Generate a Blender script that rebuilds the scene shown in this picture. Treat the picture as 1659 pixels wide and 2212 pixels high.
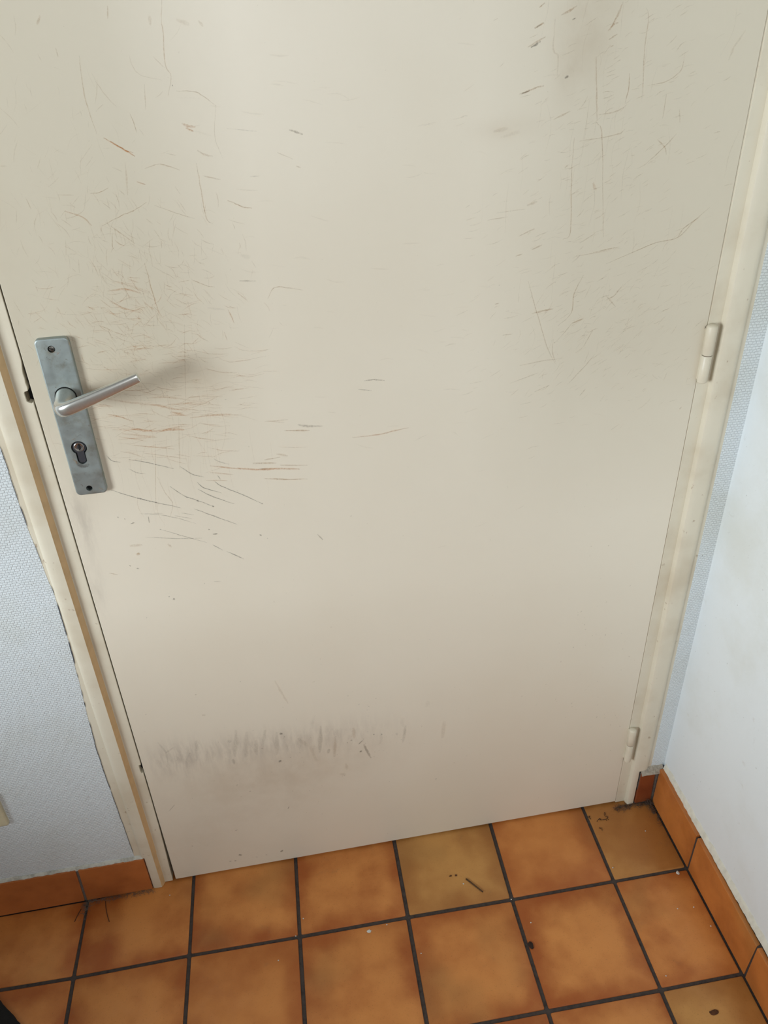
import bpy, bmesh, math, random
import numpy as np
from mathutils import Vector, Matrix, noise as mnoise

for o in list(bpy.data.objects):
    bpy.data.objects.remove(o, do_unlink=True)
scene = bpy.context.scene
COL = scene.collection
random.seed(11)
rng = np.random.default_rng(11)

# ------------------------------------------------------------------ camera
cam_d = bpy.data.cameras.new('camera')
cam = bpy.data.objects.new('camera', cam_d)
COL.objects.link(cam)
cam_d.sensor_fit = 'HORIZONTAL'
cam_d.sensor_width = 36.0
cam_d.lens = 36.0 * 1741.91 / 1659.0
cam_d.clip_start = 0.02
PITCH, YAW, ROLL = 0.57799, 0.15274, -0.03909
fwd = Vector((math.sin(YAW) * math.cos(PITCH), math.cos(YAW) * math.cos(PITCH), -math.sin(PITCH)))
rgt = Vector((math.cos(YAW), -math.sin(YAW), 0))
upv = rgt.cross(fwd)
r2 = rgt * math.cos(ROLL) + upv * math.sin(ROLL)
u2 = upv * math.cos(ROLL) - rgt * math.sin(ROLL)
M = Matrix((r2, u2, -fwd)).transposed().to_4x4()
M.translation = Vector((0.41372, -1.01171, 1.48093))
cam.matrix_world = M
scene.camera = cam

# ------------------------------------------------------------------ world, window light, fill light, exposure
world = bpy.data.worlds.new('world')
scene.world = world
world.use_nodes = True
world.node_tree.nodes['Background'].inputs[0].default_value = (0.6, 0.75, 1.0, 1)
world.node_tree.nodes['Background'].inputs[1].default_value = 0.02

ROOM_X0, ROOM_Y0, ROOM_H = -0.95, -2.9, 2.5
WIN_L = (-1.65, -0.36, 0.72, 2.12)     # unseen left wall window: y0, y1, z0, z1
WIN_FILL = (0.0, 0.8, 1.0, 2.10)        # rear wall opening added for fill light: x0, x1, z0, z1


def area(name, loc, target, sx, sy, power, color):
    l = bpy.data.lights.new(name, 'AREA')
    l.shape = 'RECTANGLE'
    l.size, l.size_y = sx, sy
    l.energy = power
    l.color = color
    o = bpy.data.objects.new(name, l)
    COL.objects.link(o)
    o.location = loc
    d = (Vector(target) - Vector(loc)).normalized()
    o.rotation_euler = d.to_track_quat('-Z', 'Y').to_euler()
    return o


# bright sky beyond the left window: unseen wall and sill placed to shade the door foot and near floor
area('sky_beyond_window', (-2.45, -1.95, 1.38), (0.5, -0.05, 1.3), 1.05, 1.05, 110.0, (0.87, 0.945, 1.0))
xc, zc2 = (WIN_FILL[0] + WIN_FILL[1]) / 2, (WIN_FILL[2] + WIN_FILL[3]) / 2
area('rear_fill_light', (xc, ROOM_Y0 - 0.02, zc2), (xc, 0, zc2), WIN_FILL[1] - WIN_FILL[0], WIN_FILL[3] - WIN_FILL[2], 15.0, (0.95, 0.97, 1.0))  # unseen fill light added behind the viewer

vs = scene.view_settings
vs.view_transform = 'Standard'
vs.look = 'None'
vs.gamma = 1.0
vs.use_curve_mapping = False
vs.exposure = 0.0
scene.cycles.transparent_max_bounces = 48
scene.cycles.adaptive_threshold = 0.03
scene.cycles.max_bounces = 4
scene.cycles.diffuse_bounces = 3

# ------------------------------------------------------------------ small helpers


def tag(o, label=None, cat=None, group=None, kind=None):
    if label: o['label'] = label
    if cat: o['category'] = cat
    if group: o['group'] = group
    if kind: o['kind'] = kind
    return o


def link(name, me, mat=None, parent=None, loc=None):
    o = bpy.data.objects.new(name, me)
    COL.objects.link(o)
    if mat is not None and me is not None and not me.materials:
        me.materials.append(mat)
    if parent is not None:
        o.parent = parent
    if loc is not None:
        o.location = loc
    return o


def mesh_from(verts, faces, smooth=False):
    me = bpy.data.meshes.new('m')
    me.from_pydata([tuple(v) for v in verts], [], faces)
    bm = bmesh.new(); bm.from_mesh(me)
    bmesh.ops.recalc_face_normals(bm, faces=bm.faces)
    bm.to_mesh(me); bm.free()
    if smooth:
        me.polygons.foreach_set('use_smooth', [True] * len(me.polygons))
    me.update()
    return me


class MB:
    def __init__(s): s.v, s.f = [], []

    def add(s, verts, faces):
        n = len(s.v)
        s.v += [tuple(v) for v in verts]
        s.f += [tuple(i + n for i in f) for f in faces]

    def box(s, x0, x1, y0, y1, z0, z1):
        s.add([(x, y, z) for x in (x0, x1) for y in (y0, y1) for z in (z0, z1)],
              [(0, 1, 3, 2), (4, 6, 7, 5), (0, 4, 5, 1), (2, 3, 7, 6), (0, 2, 6, 4), (1, 5, 7, 3)])

    def prism(s, poly, fn, a, b):
        """poly of 2D points, fn(p, t) -> 3D, extruded from t=a to t=b"""
        n = len(poly)
        s.add([fn(p, a) for p in poly] + [fn(p, b) for p in poly],
              [tuple(range(n)), tuple(range(2 * n - 1, n - 1, -1))] + [(i, (i + 1) % n, n + (i + 1) % n, n + i) for i in range(n)])

    def loft(s, rings, cap0=True, cap1=True):
        n = len(rings[0])
        vs_ = [p for r in rings for p in r]
        fs = []
        for k in range(len(rings) - 1):
            for i in range(n):
                fs.append((k * n + i, k * n + (i + 1) % n, (k + 1) * n + (i + 1) % n, (k + 1) * n + i))
        if cap0: fs.append(tuple(range(n)))
        if cap1: fs.append(tuple(range((len(rings) - 1) * n, len(rings) * n)))
        s.add(vs_, fs)

    def mesh(s, smooth=False): return mesh_from(s.v, s.f, smooth)

    def build(s, name, mat, parent=None, smooth=False, loc=None):
        return link(name, s.mesh(smooth), mat, parent, loc)


def bevel(o, w=0.001, seg=2, angle=30):
    m = o.modifiers.new('bevel', 'BEVEL')
    m.width, m.segments, m.limit_method = w, seg, 'ANGLE'
    m.angle_limit = math.radians(angle)
    return o


def auto_smooth(me, deg=35):
    me.polygons.foreach_set('use_smooth', [True] * len(me.polygons))
    try:
        me.set_sharp_from_angle(angle=math.radians(deg))
    except Exception:
        pass


def circle(cx, cy, r, n=24, a0=0.0):
    return [(cx + r * math.cos(a0 + 2 * math.pi * i / n), cy + r * math.sin(a0 + 2 * math.pi * i / n)) for i in range(n)]


def rrect(cx, cy, w, h, r, n=6):
    pts = []
    for (sx, sy, a) in ((1, 1, 0), (-1, 1, 90), (-1, -1, 180), (1, -1, 270)):
        for k in range(n + 1):
            t = math.radians(a + 90 * k / n)
            pts.append((cx + sx * (w / 2 - r) + r * math.cos(t), cy + sy * (h / 2 - r) + r * math.sin(t)))
    return pts


def XZ(p, y): return (p[0], y, p[1])


def empty(name, loc=(0, 0, 0)):
    o = bpy.data.objects.new(name, None)
    COL.objects.link(o)
    o.location = loc
    o.empty_display_size = 0.02
    return o


def srgb(r, g, b):
    f = lambda c: (c / 255 / 12.92) if c / 255 <= 0.04045 else ((c / 255 + 0.055) / 1.055) ** 2.4
    return (f(r), f(g), f(b), 1)


# ------------------------------------------------------------------ material helpers
class NT:
    def __init__(s, name):
        s.m = bpy.data.materials.new(name)
        s.m.use_nodes = True
        s.t = s.m.node_tree
        s.b = s.t.nodes['Principled BSDF']
        s.out = s.t.nodes['Material Output']

    def n(s, typ, **kw):
        nd = s.t.nodes.new(typ)
        for k, v in kw.items():
            if k.startswith('i_'):
                key = k[2:]
                nd.inputs[int(key) if key.isdigit() else key.replace('_', ' ')].default_value = v
            else:
                setattr(nd, k, v)
        return nd

    def l(s, a, b): s.t.links.new(a, b)

    def coord(s, kind='Object'):
        return s.n('ShaderNodeTexCoord').outputs[kind]

    def mapping(s, vec, scale=(1, 1, 1), rot=(0, 0, 0), loc=(0, 0, 0)):
        m = s.n('ShaderNodeMapping')
        m.inputs['Scale'].default_value = scale
        m.inputs['Rotation'].default_value = rot
        m.inputs['Location'].default_value = loc
        s.l(vec, m.inputs['Vector'])
        return m.outputs[0]

    def noise(s, vec, scale=10, detail=4, rough=0.55, dist=0.0):
        nd = s.n('ShaderNodeTexNoise')
        nd.inputs['Scale'].default_value = scale
        nd.inputs['Detail'].default_value = detail
        nd.inputs['Roughness'].default_value = rough
        nd.inputs['Distortion'].default_value = dist
        s.l(vec, nd.inputs['Vector'])
        return nd.outputs['Fac']

    def ramp(s, fac, a, b, v0=0.0, v1=1.0):
        nd = s.n('ShaderNodeMapRange')
        nd.interpolation_type = 'SMOOTHSTEP'
        for k, v in zip(('From Min', 'From Max', 'To Min', 'To Max'), (a, b, v0, v1)):
            nd.inputs[k].default_value = v
        s.l(fac, nd.inputs['Value'])
        return nd.outputs[0]

    def math(s, op, a, b=None, clamp=False):
        nd = s.n('ShaderNodeMath', operation=op, use_clamp=clamp)
        for i, x in enumerate((a, b)):
            if x is None: continue
            if isinstance(x, (int, float)): nd.inputs[i].default_value = x
            else: s.l(x, nd.inputs[i])
        return nd.outputs[0]

    def mix(s, fac, a, b, blend='MIX'):
        nd = s.n('ShaderNodeMix', data_type='RGBA', blend_type=blend)
        for i, x in ((0, fac), (6, a), (7, b)):
            if isinstance(x, (int, float)): nd.inputs[i].default_value = x
            elif isinstance(x, tuple): nd.inputs[i].default_value = x
            else: s.l(x, nd.inputs[i])
        return nd.outputs[2]

    def bump(s, h, strength=0.3, dist=0.001):
        nd = s.n('ShaderNodeBump')
        nd.inputs['Strength'].default_value = strength
        nd.inputs['Distance'].default_value = dist
        s.l(h, nd.inputs['Height'])
        s.l(nd.outputs[0], s.b.inputs['Normal'])

    def set(s, color=None, rough=0.5, metal=0.0, spec=0.5):
        if isinstance(color, tuple): s.b.inputs['Base Color'].default_value = color
        elif color is not None: s.l(color, s.b.inputs['Base Color'])
        if isinstance(rough, (int, float)): s.b.inputs['Roughness'].default_value = rough
        else: s.l(rough, s.b.inputs['Roughness'])
        s.b.inputs['Metallic'].default_value = metal
        s.b.inputs['Specular IOR Level'].default_value = spec
        return s.m


def m_door():
    k = NT('cream_satin_door_paint')
    o = k.coord()
    at = k.n('ShaderNodeAttribute', attribute_name='grime_and_shade').outputs['Color']
    sep = k.n('ShaderNodeSeparateColor'); k.l(at, sep.inputs[0])
    base = k.mix(k.ramp(k.noise(o, 2.2, 3), 0.35, 0.7), srgb(230, 221, 202), srgb(226, 216, 196))
    nb = k.noise(o, 22, 6, 0.65)
    f1 = k.math('MULTIPLY', sep.outputs[0], k.ramp(nb, 0.25, 0.75, 0.55, 1.25), True)
    c = k.mix(f1, base, srgb(160, 132, 100))
    f2 = k.math('MULTIPLY', sep.outputs[1], k.ramp(k.noise(k.mapping(o, (60, 60, 14)), 1.0, 5, 0.7), 0.35, 0.68, 0.1, 1.5), True)
    c = k.mix(f2, c, srgb(128, 114, 106))
    f3 = k.math('MULTIPLY', sep.outputs[2], 1.0, True)
    c = k.mix(f3, c, srgb(203, 194, 172))
    sp = k.ramp(k.noise(o, 260, 2, 0.5), 0.72, 0.80, 0, 0.22)
    c = k.mix(sp, c, srgb(140, 120, 100))
    k.bump(k.noise(o, 320, 2), 0.05, 0.0005)
    return k.set(c, 0.36, 0, 0.6)


def m_frame():
    k = NT('cream_gloss_frame_paint')
    o = k.coord()
    c = k.mix(k.ramp(k.noise(o, 9, 5), 0.4, 0.75), srgb(222, 214, 193), srgb(206, 194, 170))
    c = k.mix(k.ramp(k.noise(o, 75, 3), 0.67, 0.75, 0, 0.5), c, srgb(140, 105, 70))
    k.bump(k.noise(o, 90, 3), 0.12, 0.0008)
    return k.set(c, 0.4)


def m_wallpaper(name='woven_wallpaper', rows=True, amp=0.7, wc=(221, 228, 230)):
    k = NT(name)
    o = k.coord()
    st = k.ramp(k.noise(o, 5, 6, 0.6), 0.42, 0.78, 0, 0.5)
    c = k.mix(st, srgb(*wc), srgb(wc[0] - 22, wc[1] - 28, wc[2] - 42))
    c = k.mix(k.ramp(k.noise(o, 30, 5, 0.7), 0.62, 0.8, 0, 0.4), c, srgb(170, 158, 135))
    c = k.mix(k.ramp(k.noise(o, 150, 2), 0.74, 0.8, 0, 0.5), c, srgb(120, 108, 95))
    h1 = k.noise(k.mapping(o, (150, 150, 210)), 1.0, 2, 0.5)
    if rows:
        w = k.n('ShaderNodeTexBrick')
        w.offset = 0.5
        w.inputs['Scale'].default_value = 1.0
        w.inputs['Brick Width'].default_value = 0.0062
        w.inputs['Row Height'].default_value = 0.0042
        w.inputs['Mortar Size'].default_value = 0.0007
        w.inputs['Mortar Smooth'].default_value = 1.0
        sw = k.n('ShaderNodeSeparateXYZ'); k.l(o, sw.inputs[0])
        cb = k.n('ShaderNodeCombineXYZ'); k.l(sw.outputs[0], cb.inputs[0]); k.l(sw.outputs[2], cb.inputs[1])
        dn = k.n('ShaderNodeTexNoise'); dn.inputs['Scale'].default_value = 130; k.l(o, dn.inputs['Vector'])
        va = k.n('ShaderNodeVectorMath', operation='MULTIPLY_ADD')
        k.l(dn.outputs['Color'], va.inputs[0]); va.inputs[1].default_value = (0.0045, 0.0035, 0); k.l(cb.outputs[0], va.inputs[2])
        k.l(va.outputs[0], w.inputs['Vector'])
        h = k.math('ADD', k.math('MULTIPLY', w.outputs['Fac'], -1.0), k.math('MULTIPLY', h1, 0.8))
    else:
        h = h1
    k.bump(h, amp, 0.0012)
    return k.set(c, 0.75, 0, 0.3)


def m_tile(name, light, dark, edge=1.0):
    k = NT(name)
    o = k.coord()
    ri = k.n('ShaderNodeObjectInfo').outputs['Random']
    off = k.n('ShaderNodeCombineXYZ')
    k.l(k.math('MULTIPLY', ri, 37.0), off.inputs[0]); k.l(k.math('MULTIPLY', ri, 91.0), off.inputs[1]); k.l(k.math('MULTIPLY', ri, 13.0), off.inputs[2])
    va = k.n('ShaderNodeVectorMath', operation='ADD'); k.l(o, va.inputs[0]); k.l(off.outputs[0], va.inputs[1])
    p = va.outputs[0]
    blot = k.math('ADD', k.math('MULTIPLY', k.noise(p, 9, 2, 0.45), 0.62), k.math('MULTIPLY', k.noise(p, 26, 3, 0.5), 0.38))
    sx = k.n('ShaderNodeSeparateXYZ'); k.l(o, sx.inputs[0])
    ed = k.math('MAXIMUM', k.math('ABSOLUTE', sx.outputs[0]), k.math('ABSOLUTE', sx.outputs[1]))
    e = k.ramp(ed, 0.050, 0.106, 0, 0.21 * edge)
    f = k.ramp(k.math('ADD', blot, e), 0.36, 0.82)
    mid = tuple((a + b) / 2 for a, b in zip(light, dark))
    c = k.mix(f, light, dark)
    # olive tinge and grey dirt on some of them
    c = k.mix(k.ramp(k.noise(p, 6, 2), 0.5, 0.75, 0, 0.45), c, srgb(158, 116, 64))
    c = k.mix(k.math('MULTIPLY', k.ramp(ri, 0.0, 1.0, 0.0, 0.28), 1.0), c, mid)
    c = k.mix(k.ramp(k.noise(p, 420, 2, 0.7), 0.60, 0.72, 0, 0.22), c, srgb(95, 55, 28))
    c = k.mix(k.ramp(k.noise(p, 18, 4, 0.7), 0.62, 0.85, 0, 0.3), c, srgb(110, 92, 75))
    k.bump(k.math('ADD', k.noise(p, 28, 3), k.math('MULTIPLY', k.noise(p, 300, 2), 0.15)), 0.12, 0.002)
    return k.set(c, k.ramp(k.noise(p, 40, 4), 0.3, 0.7, 0.36, 0.52), 0, 0.45)


def m_plain(name, col, rough=0.6, metal=0.0, var=0.12, scale=60, bump=0.0, spec=0.5):
    k = NT(name)
    o = k.coord()
    d = tuple(c * (1 - var * 3) for c in col[:3]) + (1,)
    c = k.mix(k.ramp(k.noise(o, scale, 5, 0.65), 0.4, 0.75), col, d)
    if bump: k.bump(k.noise(o, scale * 3, 3), bump, 0.001)
    return k.set(c, rough, metal, spec)


def m_plate():
    k = NT('worn_nickel_plate')
    o = k.coord()
    c = k.mix(k.ramp(k.noise(o, 45, 6, 0.7), 0.45, 0.72, 0, 0.6), srgb(160, 170, 168), srgb(132, 130, 112))
    c = k.mix(k.ramp(k.noise(o, 160, 4, 0.7), 0.60, 0.75, 0, 0.6), c, srgb(112, 92, 62))
    r = k.ramp(k.noise(o, 60, 4), 0.3, 0.7, 0.40, 0.55)
    k.bump(k.noise(k.mapping(o, (900, 900, 900)), 1, 2), 0.05, 0.0003)
    return k.set(c, r, 0.7)


def m_scuff():
    k = NT('scuffs_and_scratches')
    at = k.n('ShaderNodeAttribute', attribute_name='ink')
    o = k.coord()
    op = k.math('MULTIPLY', at.outputs['Alpha'], k.ramp(k.noise(o, 420, 3, 0.7), 0.3, 0.62, 0.25, 1.15), True)
    k.l(at.outputs['Color'], k.b.inputs['Base Color'])
    k.b.inputs['Roughness'].default_value = 0.6
    k.l(op, k.b.inputs['Alpha'])
    return k.m


MD = m_door()
MF = m_frame()
MW = m_wallpaper()
MWR = m_wallpaper('painted_side_wall', False, 0.22, (231, 237, 238))
MT = m_tile('orange_brown_floor_tile', srgb(220, 145, 76), srgb(168, 88, 34))
MTO = m_tile('olive_tan_floor_tile', srgb(208, 152, 84), srgb(166, 106, 50))
MSKR = m_tile('shaded_red_brown_skirting_tile', srgb(142, 74, 40), srgb(108, 52, 28), 0.5)  # corner piece catches less light; that shade is put into its colour
MSKD = m_tile('shaded_brown_skirting_tile', srgb(186, 110, 56), srgb(144, 78, 38), 0.5)  # darker copy for the left row, its weaker light put into the colour
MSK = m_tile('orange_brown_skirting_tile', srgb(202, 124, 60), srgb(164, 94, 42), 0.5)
MFS = m_plain('frame_paint_cove_shadow', srgb(216, 182, 134), 0.4, 0, 0.05, 30)  # orange tone of the step's shadow, painted onto the left cove
MG = m_plain('dark_grey_grout', srgb(74, 65, 60), 0.9, 0, 0.15, 120, 0.4)
MGL = m_plain('grey_skirting_mortar', srgb(112, 102, 94), 0.9, 0, 0.15, 120, 0.4)
MPL = m_plain('rough_white_plaster', srgb(206, 203, 190), 0.9, 0, 0.16, 70, 0.5)
MPLATE = m_plate()
MALU = m_plain('brushed_aluminium', srgb(224, 224, 218), 0.28, 0.9, 0.03, 300)
MSTEEL = m_plain('dull_steel_lock', srgb(74, 75, 80), 0.45, 0.5, 0.05, 200)
MPLUG = m_plain('bright_steel_plug', srgb(185, 182, 178), 0.25, 0.95, 0.04, 200)
MBLACK = m_plain('black_void', srgb(14, 12, 11), 0.9, 0, 0.1, 80)
MSCREW = m_plain('dark_screw_steel', srgb(120, 118, 112), 0.35, 0.9, 0.15, 300)
MSC = m_scuff()

# ------------------------------------------------------------------ constants of the place (metres)
XL, XR = 0.1211, 1.0450          # door leaf edges
WALL_Y = -0.0045                 # face of the wall beside the frame
WALL_X = 1.1370                  # side wall at the corner
SLOPE = 0.0100                   # side wall is not quite square to the door
SK_X = 1.1226                    # skirting front on the side wall
ang = -0.0150                    # the tile grid is laid slightly askew
P = 0.205
GX, GY = -0.0550, -0.1560


def grid(i, j):
    """joint crossing i (left to right), j (1 = first joint row in front of the door)"""
    y = -(j - 1) * P
    return (GX + i * P * math.cos(ang) - y * math.sin(ang), GY + i * P * math.sin(ang) + y * math.cos(ang))


FIX = {(0, 1): (-.055, -.158), (1, 1): (.151, -.157), (2, 1): (.354, -.161), (3, 1): (.560, -.163), (4, 1): (.764, -.167), (5, 1): (.970, -.169),
       (4, 2): (.762, -.372), (5, 2): (.967, -.376),
       (0, 0): (-.047, .047), (1, 0): (.157, .047), (2, 0): (.361, .045), (3, 0): (.565, .044), (4, 0): (.771, .040), (5, 0): (.974, .037),
       (0, 2): (-.061, -.363), (1, 2): (.143, -.364), (2, 2): (.348, -.367), (3, 2): (.554, -.369)}


def node(i, j): return FIX.get((i, j)) or grid(i, j)


# ------------------------------------------------------------------ floor with its tiles
mb = MB()
mb.box(ROOM_X0 - 0.1, 1.30, ROOM_Y0 - 0.1, 0.14, -0.06, -0.0022)
floor = mb.build('floor', MG)
tag(floor, 'orange-brown square tiled floor with dark grey grout joints', 'floor', kind='structure')


def tile_mesh(c4, z0=-0.010, h=0.010, gap=0.0034, bev=0.0011):
    """four corners (ccw seen from above) of the joint lines, centred on their mean"""
    cx = sum(c[0] for c in c4) / 4
    cy = sum(c[1] for c in c4) / 4
    pts = []
    n = len(c4)
    for k in range(n):
        p = Vector(c4[k]); a = (Vector(c4[k - 1]) - p).normalized(); b = (Vector(c4[(k + 1) % n]) - p).normalized()
        pts.append(p + (a + b) * gap)
    def ring(ins, z):
        out = []
        for k in range(n):
            p = pts[k]; a = (pts[k - 1] - p).normalized(); b = (pts[(k + 1) % n] - p).normalized()
            # slightly rounded corner
            r = 0.0022
            q = p + (a + b) * ins
            out += [(q.x + a.x * r - cx, q.y + a.y * r - cy, z), (q.x + (a.x + b.x) * r * 0.3 - cx, q.y + (a.y + b.y) * r * 0.3 - cy, z), (q.x + b.x * r - cx, q.y + b.y * r - cy, z)]
        return out
    m = MB()
    m.loft([ring(0, z0), ring(0, z0 + h - bev), ring(bev * 0.35, z0 + h - bev * 0.35), ring(bev, z0 + h)])
    me = m.mesh()
    auto_smooth(me, 50)
    return me, (cx, cy)


def skx(y): return SK_X + SLOPE * y


for j in range(0, 14):
    for i in range(-11, 6):
        c = [node(i, j + 1), node(i + 1, j + 1), node(i + 1, j), node(i, j)]
        if i == 5:
            c[1] = (skx(c[0][1]) + 0.0012, c[0][1] - 0.0015)
            c[2] = (skx(c[3][1]) + 0.0012, c[3][1] - 0.0015)
        if j == 0 and i < 0:                     # tiles stop at the skirting left of the frame
            c[2] = (c[2][0], -0.0075); c[3] = (c[3][0], -0.0075)
        if j == 0 and i == 0:
            c = [c[0], c[1], (node(1, 0)[0], 0.045), (0.10, 0.045), (0.10, -0.0075), (node(0, 0)[0] - 0.002, -0.0075)]
        if j == 0 and i == 5:
            c = [c[0], c[1], (skx(0) + 0.001, -0.0115), (1.075, -0.0115), (1.075, 0.04), c[3]]
        if min(p[0] for p in c) < ROOM_X0 + 0.005 or min(p[1] for p in c) < ROOM_Y0 + 0.005:
            c = [(max(p[0], ROOM_X0 + 0.003), max(p[1], ROOM_Y0 + 0.003)) for p in c]
            if max(p[0] for p in c) - min(p[0] for p in c) < 0.02 or max(p[1] for p in c) - min(p[1] for p in c) < 0.02:
                continue
        me, ctr = tile_mesh(c, gap=0.0031 + 0.0008 * random.random())
        t = link('floor_tile', me, MTO if (i, j) in ((5, 0), (5, 2), (3, 0)) else MT, floor, (ctr[0], ctr[1], random.uniform(-0.0003, 0.0002)))

# ------------------------------------------------------------------ walls, ceiling
# left part of the back wall: its papered edge wanders over the lip of the door frame
edge_pts = [(.0634, 2.3), (.0634, 1.0), (.0635, .93), (.0640, .87), (.0672, .80), (.0705, .735), (.0693, .66), (.0660, .587), (.0612, .50), (.0572, .417), (.0566, .36), (.0580, .25), (.0600, .125), (.0605, .0)]


def edge_x(z):
    for (xa, za), (xb, zb) in zip(edge_pts, edge_pts[1:]):
        if zb <= z <= za:
            return xb + (xa - xb) * (z - zb) / (za - zb)
    return edge_pts[0][0]


zs = np.linspace(0, 2.3, 231)
le = [(edge_x(z) + 0.0009 * mnoise.noise(Vector((0, 3.1, z * 38))), z) for z in zs]
wb = MB()
wb.prism([(ROOM_X0 - 0.1, 0.0)] + le + [(ROOM_X0 - 0.1, 2.3)], XZ, WALL_Y, 0.12)
re_ = [(1.1046 + 0.0012 * mnoise.noise(Vector((5, 1.7, z * 24))), z) for z in zs]
wb.prism([(1.30, 2.3)] + re_[::-1] + [(1.30, 0.0)], XZ, WALL_Y, 0.12)
wb.box(ROOM_X0 - 0.1, 1.30, WALL_Y, 0.12, 2.3, ROOM_H)
wb.box(0.064, 1.105, WALL_Y, 0.12, 2.115, 2.3)
wall_back = wb.build('wall_back', MW)
tag(wall_back, 'white woven-textured wall around the door frame', 'wall', kind='structure')

w = MB()
w.prism([(WALL_X, 0.0), (1.30, 0.0), (1.30, ROOM_Y0 - 0.1), (WALL_X + SLOPE * ROOM_Y0, ROOM_Y0 - 0.1)], lambda p, t: (p[0], p[1], t), 0.0, ROOM_H)
wall_right = w.build('wall_right', MWR)
tag(wall_right, 'smudged white side wall to the right of the door', 'wall', kind='structure')

w = MB()
y0, y1, z0, z1 = WIN_L
w.box(ROOM_X0 - 0.1, ROOM_X0, ROOM_Y0, y0, 0, ROOM_H)
w.box(ROOM_X0 - 0.1, ROOM_X0, y1, WALL_Y, 0, ROOM_H)
w.box(ROOM_X0 - 0.1, ROOM_X0, y0, y1, 0, z0)
w.box(ROOM_X0 - 0.1, ROOM_X0, y0, y1, z1, ROOM_H)
MUN = m_plain('grey_beige_hall_paint', srgb(176, 170, 158), .85, 0, .03)
tag(w.build('unseen_wall_left', MUN), 'unseen white left wall with the window that lights the door, sill set to shade its foot', 'wall', kind='structure')
w = MB()
x0, x1, z0, z1 = WIN_FILL
w.box(ROOM_X0 - 0.1, x0, ROOM_Y0 - 0.1, ROOM_Y0, 0, ROOM_H)
w.box(x1, 1.12, ROOM_Y0 - 0.1, ROOM_Y0, 0, ROOM_H)
w.box(x0, x1, ROOM_Y0 - 0.1, ROOM_Y0, 0, z0)
w.box(x0, x1, ROOM_Y0 - 0.1, ROOM_Y0, z1, ROOM_H)
tag(w.build('wall_front', MUN), 'white wall with a window added behind the viewer for fill light', 'wall', kind='structure')
w = MB()
w.box(ROOM_X0 - 0.1, 1.30, ROOM_Y0 - 0.1, 0.12, ROOM_H, ROOM_H + 0.08)
tag(w.build('ceiling', m_plain('white_ceiling', srgb(168, 166, 162), 0.9, 0, 0.02)), 'plain white ceiling of the hall', 'ceiling', kind='structure')


def window(name, axis, a0, a1, z0, z1, pos, label):
    e = empty(name, (0, 0, 0)); tag(e, label, 'window', kind='structure')
    def bx(nm, p0, p1, q0, q1):
        m = MB()
        if axis == 'y': m.box(pos - 0.06, pos - 0.03, p0, p1, q0, q1)
        else: m.box(p0, p1, pos - 0.06, pos - 0.03, q0, q1)
        m.build(nm, MF, e)
    t = 0.05
    bx('frame_side', a0, a0 + t, z0, z1); bx('frame_side', a1 - t, a1, z0, z1)
    bx('frame_rail', a0 + t, a1 - t, z0, z0 + t); bx('frame_rail', a0 + t, a1 - t, z1 - t, z1)
    if axis == 'x': bx('mullion', (a0 + a1) / 2 - 0.03, (a0 + a1) / 2 + 0.03, z0 + t, z1 - t)


window('window_1', 'y', *WIN_L, ROOM_X0, 'white window in the unseen left wall, sill placed to shade the door foot')
window('fill_window', 'x', *WIN_FILL, ROOM_Y0, 'white window added for fill light in the wall behind the viewer')

# ------------------------------------------------------------------ door frame
ZT = 2.045


def jagged(z0, z1, x, amp, n, seed):
    return [(x + amp * mnoise.noise(Vector((seed, 0, k * 1.7))), z0 + (z1 - z0) * k / n) for k in range(n + 1)]


trim = empty('trim_1', (0.10, 0, 0))
tag(trim, 'cream painted door jamb on the lock side with strike holes', 'door frame', kind='structure')


def rel(o, e):
    o.location = tuple(-c for c in e.location)
    return o


def shade_cove(o_):
    """orange shadow tone put into the paint of the moulded step"""
    o_.data.materials.append(MFS)
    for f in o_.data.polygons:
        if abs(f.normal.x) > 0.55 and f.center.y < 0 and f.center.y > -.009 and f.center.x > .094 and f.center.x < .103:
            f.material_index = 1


# flat inner strip, notched where the latch and the lower keep sit
inn = [(.0975, .0015), (.1150, .0015), (.1158, .05), (.1172, .10), (.1186, .17), (.1192, .25), (.1192, .3250)]
inn += [(.1160, .3252), (.1152, .3290), (.1150, .3400), (.1154, .3462), (.1192, .3466)]
inn += [(.1193, .70), (.1192, 1.0470), (.1170, 1.0462), (.1135, 1.0475), (.1116, 1.0490), (.1112, 1.0605), (.1125, 1.0625), (.1165, 1.0632)]
inn += [(.1172, 1.068), (.1166, 1.074), (.1171, 1.080), (.1168, 1.087), (.1176, 1.094), (.1186, 1.0990), (.1193, 1.104), (.1194, 1.5), (.1194, ZT), (.0975, ZT)]
mb = MB(); mb.prism(inn, XZ, 0.0, 0.040)
rel(bevel(mb.build('inner_strip', MF, trim), 0.0006, 2), trim)
prof = [(.1020, .001), (.1008, -.0006), (.0985, -.0040), (.0966, -.0076), (.0942, -.0096), (.086, -.0100), (.0805, -.0098), (.0765, -.0090), (.0735, -.0072), (.0716, -.0042), (.058, -.0040), (.050, -.0030), (.046, .0), (.046, .02), (.1020, .02)]
mb = MB(); mb.prism(prof, lambda p, t: (p[0], p[1], t), 0.099, ZT + 0.05)
low = [(.1010, .001), (.1000, -.0006), (.0980, -.0040), (.0962, -.0076), (.0942, -.0096), (.086, -.0100), (.0805, -.0096), (.0780, -.0082), (.0768, -.0055), (.0768, .02), (.1010, .02)]
mb.prism(low, lambda p, t: (p[0], p[1], t), 0.0012, 0.099)
o = rel(mb.build('architrave', MF, trim), trim); auto_smooth(o.data, 30); shade_cove(o)
mb = MB(); mb.box(.090, .1205, .0405, .062, .0, ZT); mb.box(.090, .140, .0415, .062, .0, ZT)
rel(mb.build('door_stop', MF, trim), trim)
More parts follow.
